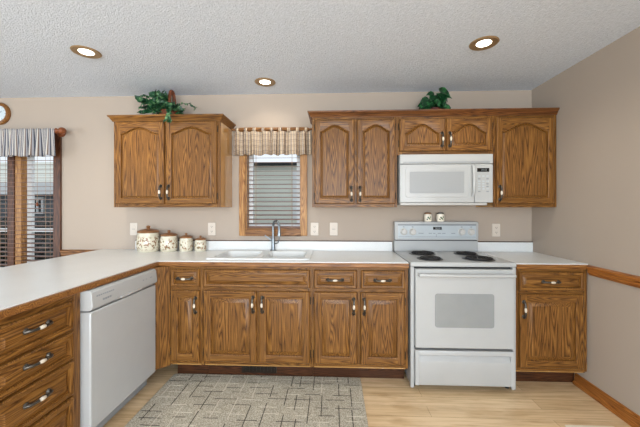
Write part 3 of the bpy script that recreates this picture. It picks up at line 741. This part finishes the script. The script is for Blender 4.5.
shaker('cream salt shaker, left of the pair on the range backguard', -37.4, 3.3, lid_m)
shaker('cream pepper shaker, right of the pair on the range backguard', -32.9, 3.3, bronze_m)

# ------------------------------------------------------------------ wall plates
def wallplate(kind, label, x, z):
    O = (x, 0, z - 2.3)
    r = thing(kind, label, 'outlet' if kind == 'wall_outlet' else 'switch', O, 'wall plates above the counter')
    MB(O).prism(rrect(x - 1.45, x + 1.45, z - 2.35, z + 2.35, .2), lambda u, v, s_: (u, (-.25, -.01)[s_], v)).build('cover_plate', plate_m, r, 0.06)
    if kind == 'wall_outlet':
        for dz in (-.9, .9):
            f_ = MB(O).lathe([(.66, 0), (.66, .06)], (x, -.25, z + dz), (0, -1, 0), seg=20).build('socket', plate_m, r)
            b = MB(O)
            for sx in (-.24, .24): b.box(x + sx - .06, x + sx + .06, -.33, -.3, z + dz - .1, z + dz + .25)
            b.lathe([(.1, 0), (.1, .03)], (x, -.3, z + dz - .32), (0, -1, 0), seg=10)
            b.build('slots', slot_m, f_)
    else:
        f_ = MB(O).box(x - .62, x + .62, -.32, -.2, z - 1.3, z + 1.3).build('rocker', plate_m, r, 0.05)
        MB(O).box(x - .62, x + .62, -.335, -.3, z - .05, z + .05).build('rocker_line', slot_m, f_)
wallplate('light_switch', 'ivory rocker switch on the wall above the largest canister', -148.6, 44.4)
wallplate('wall_outlet', 'ivory wall outlet above the smallest canister, left of the window', -118.1, 44.5)
wallplate('wall_outlet', 'ivory wall outlet just right of the kitchen window', -78.9, 44.6)
wallplate('light_switch', 'ivory rocker switch under the cabinet, second plate right of the window', -71.7, 44.6)
wallplate('wall_outlet', 'ivory wall outlet right of the range', -12.1, 44.4)

# ------------------------------------------------------------------ recessed lights
def downlight(label, x, y, power=1.0):
    O = (x, y, CEIL)
    r = thing('recessed_light', label, 'ceiling light', O, 'recessed ceiling lights')
    MB(O).lathe([(3.5, 0), (3.55, -.12), (3.35, -.3), (2.95, -.34), (1.85, -.1), (1.85, 0)], O, m=fixture_m, seg=40, cap0=False, cap1=False).build('trim_ring', fixture_m, r)
    MB(O).lathe([(1.87, -.08), (1.7, -.2), (.1, -.26)], O, m=lens_m, seg=32).build('lens', lens_m, r)
    d = bpy.data.lights.new('lamp', 'SPOT'); d.energy = LAMP_POWER; d.color = (1.0, 0.91, 0.77); d.spot_size = math.radians(150); d.spot_blend = 0.8; d.shadow_soft_size = 0.05
    d.energy *= power
    l = bpy.data.objects.new('lamp', d); COL.objects.link(l); l.parent = r; l.location = (0, 0, -.03)
    return r
downlight('recessed ceiling light at left, above the peninsula', -140.1, -33.4, 1.6)
downlight('recessed ceiling light at right, in front of the range', -32.6, -33.6)
downlight('recessed ceiling light near the back wall, above the sink', -95.2, -11.2, 0.38)
for x, y, p in ((-28, -112, 1.6), (-72, -150, 0.6), (-72, -90, 0.6)):  # unseen lamps added as fill to brighten the cabinet fronts
    downlight('added fill light set like a recessed ceiling light over the open floor behind the kitchen', x, y, p)

# ------------------------------------------------------------------ blinds, rods, valances
def blind(label, x0, x1, z0, z1, pitch, tilt, cords, tass, slatw=1.9, cord_x=None):
    O = ((x0 + x1) / 2, 1.4, z1)
    r = thing('window_blind', label, 'blind', O)
    MB(O).box(x0, x1, .5, 2.5, z1 - 1.6, z1).build('head_rail', slat_m, r, 0.06)
    MB(O).box(x0, x1, .7, 2.2, z0 + .05, z0 + .6).build('bottom_rail', slat_m, r, 0.06)
    z = z0 + 1.6; sm = None
    while z < z1 - 2.2:
        if sm is None:
            c, s_ = math.cos(tilt), math.sin(tilt); mb = MB(O); hw = slatw / 2; th = .07
            poly = [(-hw, -th), (hw, -th), (hw, th), (-hw, th)]
            mb.prism(poly, lambda u, v, q: ((x0 + .1, x1 - .1)[q], 1.4 + u * c - v * s_, z1 + u * s_ + v * c))
            sm = mb.build('slat', slat_m, r); o = sm
        else:
            o = sm.copy(); COL.objects.link(o); o.parent = r
        o.location = (0, 0, (z - z1) * S)
        z += pitch
    for cx in cords:
        b = MB(O)
        for yy in (.42, 2.38): b.cyl((cx, yy, z0 + .3), (cx, yy, z1 - .8), .05, cord_m, 6)
        b.build('ladder_cord', cord_m, r)
    if tass:
        tx, tz = tass; c_ = MB(O).cyl((tx, .2, tz), (tx, .2, z1 - .6), .06, cord_m, 6).build('lift_cord', cord_m, r)
        MB(O).lathe([(.12, 1.4), (.3, 1.1), (.42, .4), (.36, 0), (.1, -.1)], (tx, .2, tz - 1.2), m=tassel_m, seg=14).build('tassel', tassel_m, c_)
    return r
blind('brown slatted blind in the window above the sink', KX0 + .6, KX1 - .6, KZ0 + .6, KZ1 - .6, 1.68, math.radians(10), (-101.5, -87.6), None)
blind('brown slatted blind in the dining window at left', DX0 + .7, DX1 - .7, DZ0 + .7, DZ1 - .7, 1.72, math.radians(6), (-236, -214, -203, -184.4), (-187.6, 54.5))

def drape(mb, x0, x1, y, z0, z1, folds, amp, m, gather=0.5, n=260, rows=14, seed=1, flare=1.0, hem=.25):
    rnd = random.Random(seed); ph = [rnd.uniform(0, 6.28) for _ in range(4)]
    uvl = mb.bm.loops.layers.uv.verify()
    grid = []
    for j in range(rows + 1):
        v = j / rows; row = []
        for i in range(n + 1):
            u = i / n; x = x0 + (x1 - x0) * u
            a = 2 * PI * folds * u + 1.1 * math.sin(2 * PI * folds * .31 * u + ph[0])
            k = amp * (gather + (1 - gather) * v)
            yy = y - k * (math.sin(a) + .35 * math.sin(2.1 * a + ph[1]))
            xx = x + .28 * amp * math.cos(a + ph[2]) * v * flare
            zz = z1 - (z1 - z0) * v - (hem * math.sin(a * .5 + ph[3]) * v if j == rows else 0)
            row.append((mb.v((xx, yy, zz)), (x * 1.6, (z1 - z0) * v)))
        grid.append(row)
    for j in range(rows):
        for i in range(n):
            q = [grid[j][i], grid[j][i + 1], grid[j + 1][i + 1], grid[j + 1][i]]
            f = mb.f([w_[0] for w_ in q], m, True)
            if f:
                for lp, w_ in zip(f.loops, q): lp[uvl].uv = w_[1]

def rod(label, x0, x1, y, z, rad, fin, ends=(1, 1), m=trim_x):
    O = ((x0 + x1) / 2, y, z)
    r = thing('curtain_rod', label, 'curtain rod', O)
    MB(O).cyl((x0, y, z), (x1, y, z), rad, m).build('pole', m, r)
    for e, xx, sg in ((ends[0], x0, -1), (ends[1], x1, 1)):
        if not e: continue
        MB(O).lathe([(fin * .55, 0), (fin * .8, fin * .2), (fin * .6, fin * .5), (fin * .5, fin * .9), (fin * .95, fin * 1.5), (fin * 1.05, fin * 2.0), (fin * .8, fin * 2.6), (fin * .2, fin * 2.9)], (xx, y, z), (sg, 0, 0), m, 20).build('finial', tassel_m, r)
        b = MB(O); bx = xx - sg * fin * .9
        b.lathe([(fin * 1.2, 0), (fin * 1.2, fin * .6), (fin * .9, fin * .9)], (bx, -.05 if z < DZ1 + 5 else -.05, z), (0, -1, 0), m, 18)
        b.cyl((bx, y, z), (bx, -.3, z), fin * .6, m); b.build('bracket', tassel_m, r)
    return r
rod('wooden curtain rod with turned finial over the dining window', -244, -176.2, -3.9, 81.6, .55, 1.25, (0, 1), tassel_m)
b = MB((-213, -3.9, 71.6)); drape(b, -244, -176.0, -5.1, 71.9, 82.2, 21, 1.05, stripe_m, .35, 480, 12, 3)
tag(b.build('valance', None, solid=.05), 'grey and cream striped gathered valance over the dining window', 'valance')
rod('oak curtain rod across the top of the window above the sink', -108.6, -80.9, -2.3, 81.7, .5, .42, (1, 1), trim_x)
O = (-94.8, -2.3, 72)
r = thing('valance', 'tan plaid tab-top valance over the window above the sink', 'valance', O)
b = MB(O); drape(b, -109.0, -80.4, -2.6, 72.2, 80.9, 8, 1.25, plaid_m, .4, 300, 12, 5, hem=.1); b.build('panel', None, r, solid=.05)
for k in range(9):
    x = -107.6 + k * 3.22
    b = MB(O); uvl = b.bm.loops.layers.uv.verify()
    loop = [(-2.62, 80.4), (-2.92, 81.4), (-2.75, 82.15), (-2.3, 82.35), (-1.85, 82.15), (-1.68, 81.4), (-2.0, 80.4)]
    prev = None
    for i, (yy, zz) in enumerate(loop):
        cur = [b.v((x - .55, yy, zz)), b.v((x + .55, yy, zz))]
        if prev:
            f = b.f([prev[0], prev[1], cur[1], cur[0]], plaid_m, True)
            for lp, uv in zip(f.loops, ((x, i), (x + 1.1, i), (x + 1.1, i + 1), (x, i + 1))): lp[uvl].uv = uv
        prev = cur
    b.build('tab', None, r, solid=.06)

# ------------------------------------------------------------------ wall clock (partly in frame)
O = (-202.3, 0, 85.0)
r = thing('wall_clock', 'round wooden wall clock with pale face, high on the wall at far left', 'clock', O)
cc = (-202.3, -.05, 89.4)
MB(O).lathe([(4.3, 0), (4.4, .5), (4.1, 1.1), (3.6, 1.3), (3.1, 1.0), (2.95, .6)], cc, (0, -1, 0), trim_x, 44, cap1=False).build('frame', trim_x, r)
MB(O).lathe([(3.0, .5), (3.0, .62)], cc, (0, -1, 0), seg=40).build('face', clockface_m, r)
b = MB(O)
for k in range(12):
    a = k * PI / 6; c_ = Vector((math.sin(a), 0, math.cos(a)))
    p = Vector((cc[0], -.69, cc[2])) + c_ * 2.5; b.cyl(p - c_ * .2, p + c_ * .2, .05, black_m, 6)
b.build('hour_marks', black_m, r)
MB(O).cyl((cc[0], -.76, cc[2]), (cc[0] + 1.2, -.76, cc[2] + .9), .07, black_m, 6).build('hour_hand', black_m, r)
MB(O).cyl((cc[0], -.82, cc[2]), (cc[0] - .4, -.82, cc[2] + 2.2), .05, black_m, 6).build('minute_hand', black_m, r)

# ------------------------------------------------------------------ plants
def leaf(mb, p, d, up, L, W, m, lobes=False):
    d = Vector(d).normalized(); side = d.cross(Vector(up))
    side = side.normalized() if side.length > 1e-4 else d.orthogonal().normalized()
    nrm = side.cross(d).normalized(); p = Vector(p)
    prof = [(0, .05), (.12, .7), (.3, 1.0), (.5, .82), (.62, .9) if lobes else (.62, .72), (.8, .42), (1.0, .03)]
    L_, M_, R_ = [], [], []
    for t_, w_ in prof:
        c = p + d * L * t_ - nrm * (L * .35 * t_ * t_)
        M_.append(mb.v(c)); L_.append(mb.v(c + side * W * w_ * .5 + nrm * W * .12)); R_.append(mb.v(c - side * W * w_ * .5 + nrm * W * .12))
    for i in range(len(prof) - 1):
        mb.f([L_[i], L_[i + 1], M_[i + 1], M_[i]], m, True); mb.f([M_[i], M_[i + 1], R_[i + 1], R_[i]], m, True)
# ivy in a handled wicker basket on the left wall cabinet
ZB = ZT + .5 + .4
O = (-131, -6.2, ZT + .52)
r = thing('ivy_basket', 'trailing green ivy in a handled wicker basket on top of the left wall cabinet', 'plant', O)
b = MB(O); b.lathe([(2.6, 0), (3.0, .3), (3.5, 2.6), (3.7, 3.4), (3.4, 3.4), (3.2, 2.9)], O, m=wicker_m, seg=24, cap1=True)
for k in range(6): b.tube([(O[0] + (2.95 + k * .12) * math.cos(a), O[1] + (2.95 + k * .12) * math.sin(a), O[2] + .4 + k * .55) for a in [2 * PI * i / 26 for i in range(26)]], .16, wicker_m, 6, closed=True)
b.build('basket', wicker_m, r)
hb = MB(O)
hp = [(O[0] + .6, O[1] + 1.8 * math.cos(PI * k / 14), O[2] + 3 + 7.9 * math.sin(PI * k / 14) ** .5) for k in range(15)]
hb.tube(hp, [.6] * 15, wicker_m, 8); hb.build('basket_handle', wicker_m, r)
rnd = random.Random(11)
lv = MB(O); st = MB(O)
def vine(pts, n, L, W, spread=.8):
    P = [Vector(p) for p in pts]
    st.tube(P, .09, stem_m, 6)
    for i in range(n):
        q = (i + rnd.random() * .6) / n * (len(P) - 1); k = min(int(q), len(P) - 2); p = P[k].lerp(P[k + 1], q - k)
        d = (P[k + 1] - P[k]).normalized() * .5 + Vector((rnd.uniform(-1, 1), rnd.uniform(-1, .35), rnd.uniform(-.7, .7)))
        leaf(lv, p, d, Vector((rnd.uniform(-.5, .5), -.9, rnd.uniform(.2, 1))), L * rnd.uniform(.7, 1.25), W * rnd.uniform(.7, 1.25), ivy_m, True)
c0 = Vector((O[0] - 1.0, O[1], O[2] + 3.2))
for k in range(30):
    e = Vector((rnd.uniform(-9.0, 1.5), -1.2 + rnd.uniform(-4.0, 1.2), rnd.uniform(-2.0, 6.0)))
    vine([c0, c0 + e * .5 + Vector((0, 0, 1.2)), c0 + e], 8, 2.5, 2.0)
for k in range(14):
    e = Vector((rnd.uniform(1.0, 6.5), -1.5 + rnd.uniform(-3.6, .8), rnd.uniform(-2.4, 2.0)))
    vine([c0, c0 + e * .5 + Vector((0, 0, .9)), c0 + e], 7, 2.1, 1.5)
# arching spray to the right, frond hanging over the crown, sprig up at left
vine([c0 + Vector((2.5, -.5, .8)), c0 + Vector((5.5, -1, 3.0)), c0 + Vector((8.6, -1.2, 2.8)), c0 + Vector((11.0, -1.2, .8))], 16, 1.1, .7)
vine([c0 + Vector((3.5, -3, .6)), c0 + Vector((4.9, -6.5, .6)), c0 + Vector((5.2, -9.0, -1.6)), c0 + Vector((5.2, -9.3, -5.8))], 26, 2.0, 1.4)
vine([c0 + Vector((-3, -1, 1.5)), c0 + Vector((-6.0, -1.5, 4.8)), c0 + Vector((-8.4, -1.8, 5.6))], 8, 1.4, 1.1)
st.build('stems', stem_m, r); lv.build('foliage', ivy_m, r)
# small leafy plant on the right cabinets
O = (-36.6, -6.2, ZT + .92)
r = thing('potted_plant', 'small broad-leaved green plant on top of the cabinets above the microwave', 'plant', O)
MB(O).lathe([(1.7, 0), (2.0, .3), (2.3, 2.2), (2.45, 2.3), (2.45, 2.8), (2.1, 2.8)], O, m=pot_m, seg=24).build('pot', pot_m, r)
MB(O).lathe([(2.1, 0), (.1, .15)], (O[0], O[1], O[2] + 2.55), m=soil_m, seg=20).build('soil', soil_m, r)
lv = MB(O); st = MB(O); c0 = Vector((O[0], O[1], O[2] + 2.4))
for k in range(64):
    a_ = rnd.uniform(-.12, PI + .12); q = rnd.uniform(.35, 1.0)
    e = Vector((3.9 * q * math.cos(a_), rnd.uniform(-3.2, .6), .6 + 5.0 * q * math.sin(a_) + rnd.uniform(-.6, .5)))
    st.tube([c0, c0 + e * .5 + Vector((0, 0, .6)), c0 + e], .09, stem_m, 6)
    d = Vector((math.cos(a_) * .8 + rnd.uniform(-.4, .4), -.35, -.45 + rnd.uniform(-.3, .35)))
    leaf(lv, c0 + e, d, Vector((0, -1, .5)), rnd.uniform(1.9, 3.0), rnd.uniform(1.7, 2.6), pothos_m)
leaf(lv, c0 + Vector((.6, -3.0, 6.2)), (.9, -.35, -.45), (0, -1, .7), 4.4, 3.6, pothos_m)
leaf(lv, c0 + Vector((-.9, -2.6, 5.0)), (-.8, -.3, -.1), (0, -1, .6), 2.8, 2.3, pothos_m)
leaf(lv, c0 + Vector((-3.4, -2.0, 3.8)), (-.8, -.2, -.6), (0, -1, .5), 2.6, 1.5, pothos_m)
st.build('stems', stem_m, r); lv.build('foliage', pothos_m, r)

# ------------------------------------------------------------------ rug and floor register
O = (-93, -48, 0)
r0x, r1x, r0y, r1y = -121.9, -63.6, -84, -20.5
b = MB(O)
b.prism(rrect(r0x, r1x, r0y, r1y, .8), lambda u, v, s_: (u, v, (.02, .32)[s_]), rug_m)
rnd = random.Random(5)
def yarn(x0, x1, y0, y1, m): b.box(max(x0, r0x + .3), min(x1, r1x - .3), max(y0, r0y + .3), min(y1, r1y - .3), .30, .36, m)
gx = r0x + 2.0
cols = []
while gx < r1x - 1:
    cols.append(gx); gx += rnd.choice((3.0, 3.8, 4.6))
for gx in cols:
    y = r0y + rnd.uniform(0, 3)
    while y < r1y:
        ln = rnd.uniform(5, 11); m = rugdark_m if rnd.random() < .72 else ruglight_m
        xo = gx + rnd.uniform(-.5, .5); yarn(xo - .12, xo + .12, y, y + ln, m); y += ln + rnd.uniform(.5, 4)
gy = r0y + 1.2
while gy < r1y - .6:
    x = r0x + rnd.uniform(0, 5)
    while x < r1x:
        ln = rnd.uniform(3, 6.5); m = rugdark_m if rnd.random() < .5 else ruglight_m
        yo = gy + rnd.uniform(-.4, .4); yarn(x, x + ln, yo - .1, yo + .1, m); x += ln + rnd.uniform(1.2, 5)
    gy += rnd.uniform(2.3, 3.2)
tag(b.build('area_rug', None), 'taupe area rug with broken dark and light cross lines on the floor', 'rug')
O = (-10.5, -42, 0)
r = thing('floor_register', 'white metal floor register on the planks near the right wall', 'vent', O)
MB(O).prism(rrect(-16.2, -4.6, -44.8, -39.0, .3), lambda u, v, s_: (u, v, (.01, .2)[s_])).build('frame', porcelain_m, r, 0.05)
for k in range(14): MB(O).box(-15.2 + k * .72, -14.8 + k * .72, -44, -39.9, .18, .23).build('slot', slot_m, r)

# ------------------------------------------------------------------ outside
t = NT('light_lap_siding'); wv = t.n('ShaderNodeTexWave', wave_profile='SAW', bands_direction='Z', Scale=1.55); t.l(t.coord(), wv.inputs['Vector'])
t.base(t.ramp(wv.outputs['Fac'], [(0.0, srgb(176, 178, 170)), (0.12, srgb(216, 218, 208)), (1.0, srgb(224, 226, 216))]), rough=0.8, spec=0.2); siding_m = t.m
t = NT('grey_lap_siding'); wv = t.n('ShaderNodeTexWave', wave_profile='SAW', bands_direction='Z', Scale=1.55); t.l(t.coord(), wv.inputs['Vector'])
t.base(t.ramp(wv.outputs['Fac'], [(0.0, srgb(66, 72, 78)), (0.12, srgb(96, 103, 109)), (1.0, srgb(104, 111, 117))]), rough=0.8, spec=0.2); dsiding_m = t.m
roof_m = plain('dark_shingle', srgb(62, 62, 64), 0.9, 0.1, var=0.3, vscale=30)
grass_m = plain('lawn_grass', srgb(74, 92, 52), 0.95, 0.1, var=0.3, vscale=14)
hedge_m = leafmat('dark_hedge_leaf', srgb(10, 14, 12), srgb(18, 26, 20), srgb(34, 46, 34))
struct(MB().box(-900, 300, 6, 700, -14, -12).build('ground', grass_m))
O = (-180, 240, -12)
r = thing('neighbouring_house', 'pale sided house seen through the window above the sink', 'house', O)
MB(O).box(-262, -40, 200, 320, -12, 96).build('wall', siding_m, r)
MB(O).box(-270, -32, 194, 330, 96, 98.5).build('fascia', roof_m, r)
MB(O).prism([(194, 98.5), (330, 98.5), (260, 104)], lambda u, v, s_: ((-270, -32)[s_], u, v)).build('roof', roof_m, r)
wf = MB(O)
for q in ((-113.2, -107.6, 41, 90), (-75, -70, 41, 90), (-107.6, -75, 41, 45.5), (-107.6, -75, 85.5, 90)): wf.box(q[0], q[1], 197.5, 200.5, q[2], q[3])
wf = wf.build('window', vinyl_m, r)
MB(O).box(-107.6, -75, 199, 200.2, 45.5, 85.5).build('pane', black_m, wf)
O = (-430, 270, -12)
r = thing('neighbouring_house', 'dark grey sided house seen through the dining window', 'house', O)
MB(O).box(-640, -290, 240, 360, -12, 68).build('wall', dsiding_m, r)
MB(O).box(-648, -282, 226, 372, 68, 82).build('fascia', vinyl_m, r)
MB(O).prism([(226, 82), (372, 82), (299, 116)], lambda u, v, s_: ((-648, -282)[s_], u, v)).build('roof', siding_m, r)
wf = MB(O)
for q in ((-437, -434.5, 45, 65), (-419, -416.5, 45, 65), (-434.5, -419, 45, 47.2), (-434.5, -419, 62.8, 65), (-425, -423.2, 47.2, 62.8)): wf.box(q[0], q[1], 237.5, 240.5, q[2], q[3])
wf = wf.build('window', vinyl_m, r)
MB(O).box(-434.5, -419, 239, 240.2, 47.2, 62.8).build('pane', black_m, wf)
# dark hedge in front of it
O = (-420, 160, -12)
hb = MB(O); rnd = random.Random(3)
for k in range(1500):
    p = (rnd.uniform(-600, -255), rnd.uniform(150, 172), rnd.uniform(-12, 37 + 3 * math.sin(k)))
    leaf(hb, p, (rnd.uniform(-1, 1), rnd.uniform(-1, .2), rnd.uniform(-.4, 1)), (0, -1, .4), rnd.uniform(7, 11), rnd.uniform(6, 9), hedge_m)
hb.box(-600, -255, 158, 172, -12, 36, hedge_m)
tag(hb.build('hedge', hedge_m), 'dark clipped hedge in front of the grey house outside the dining window', 'hedge')
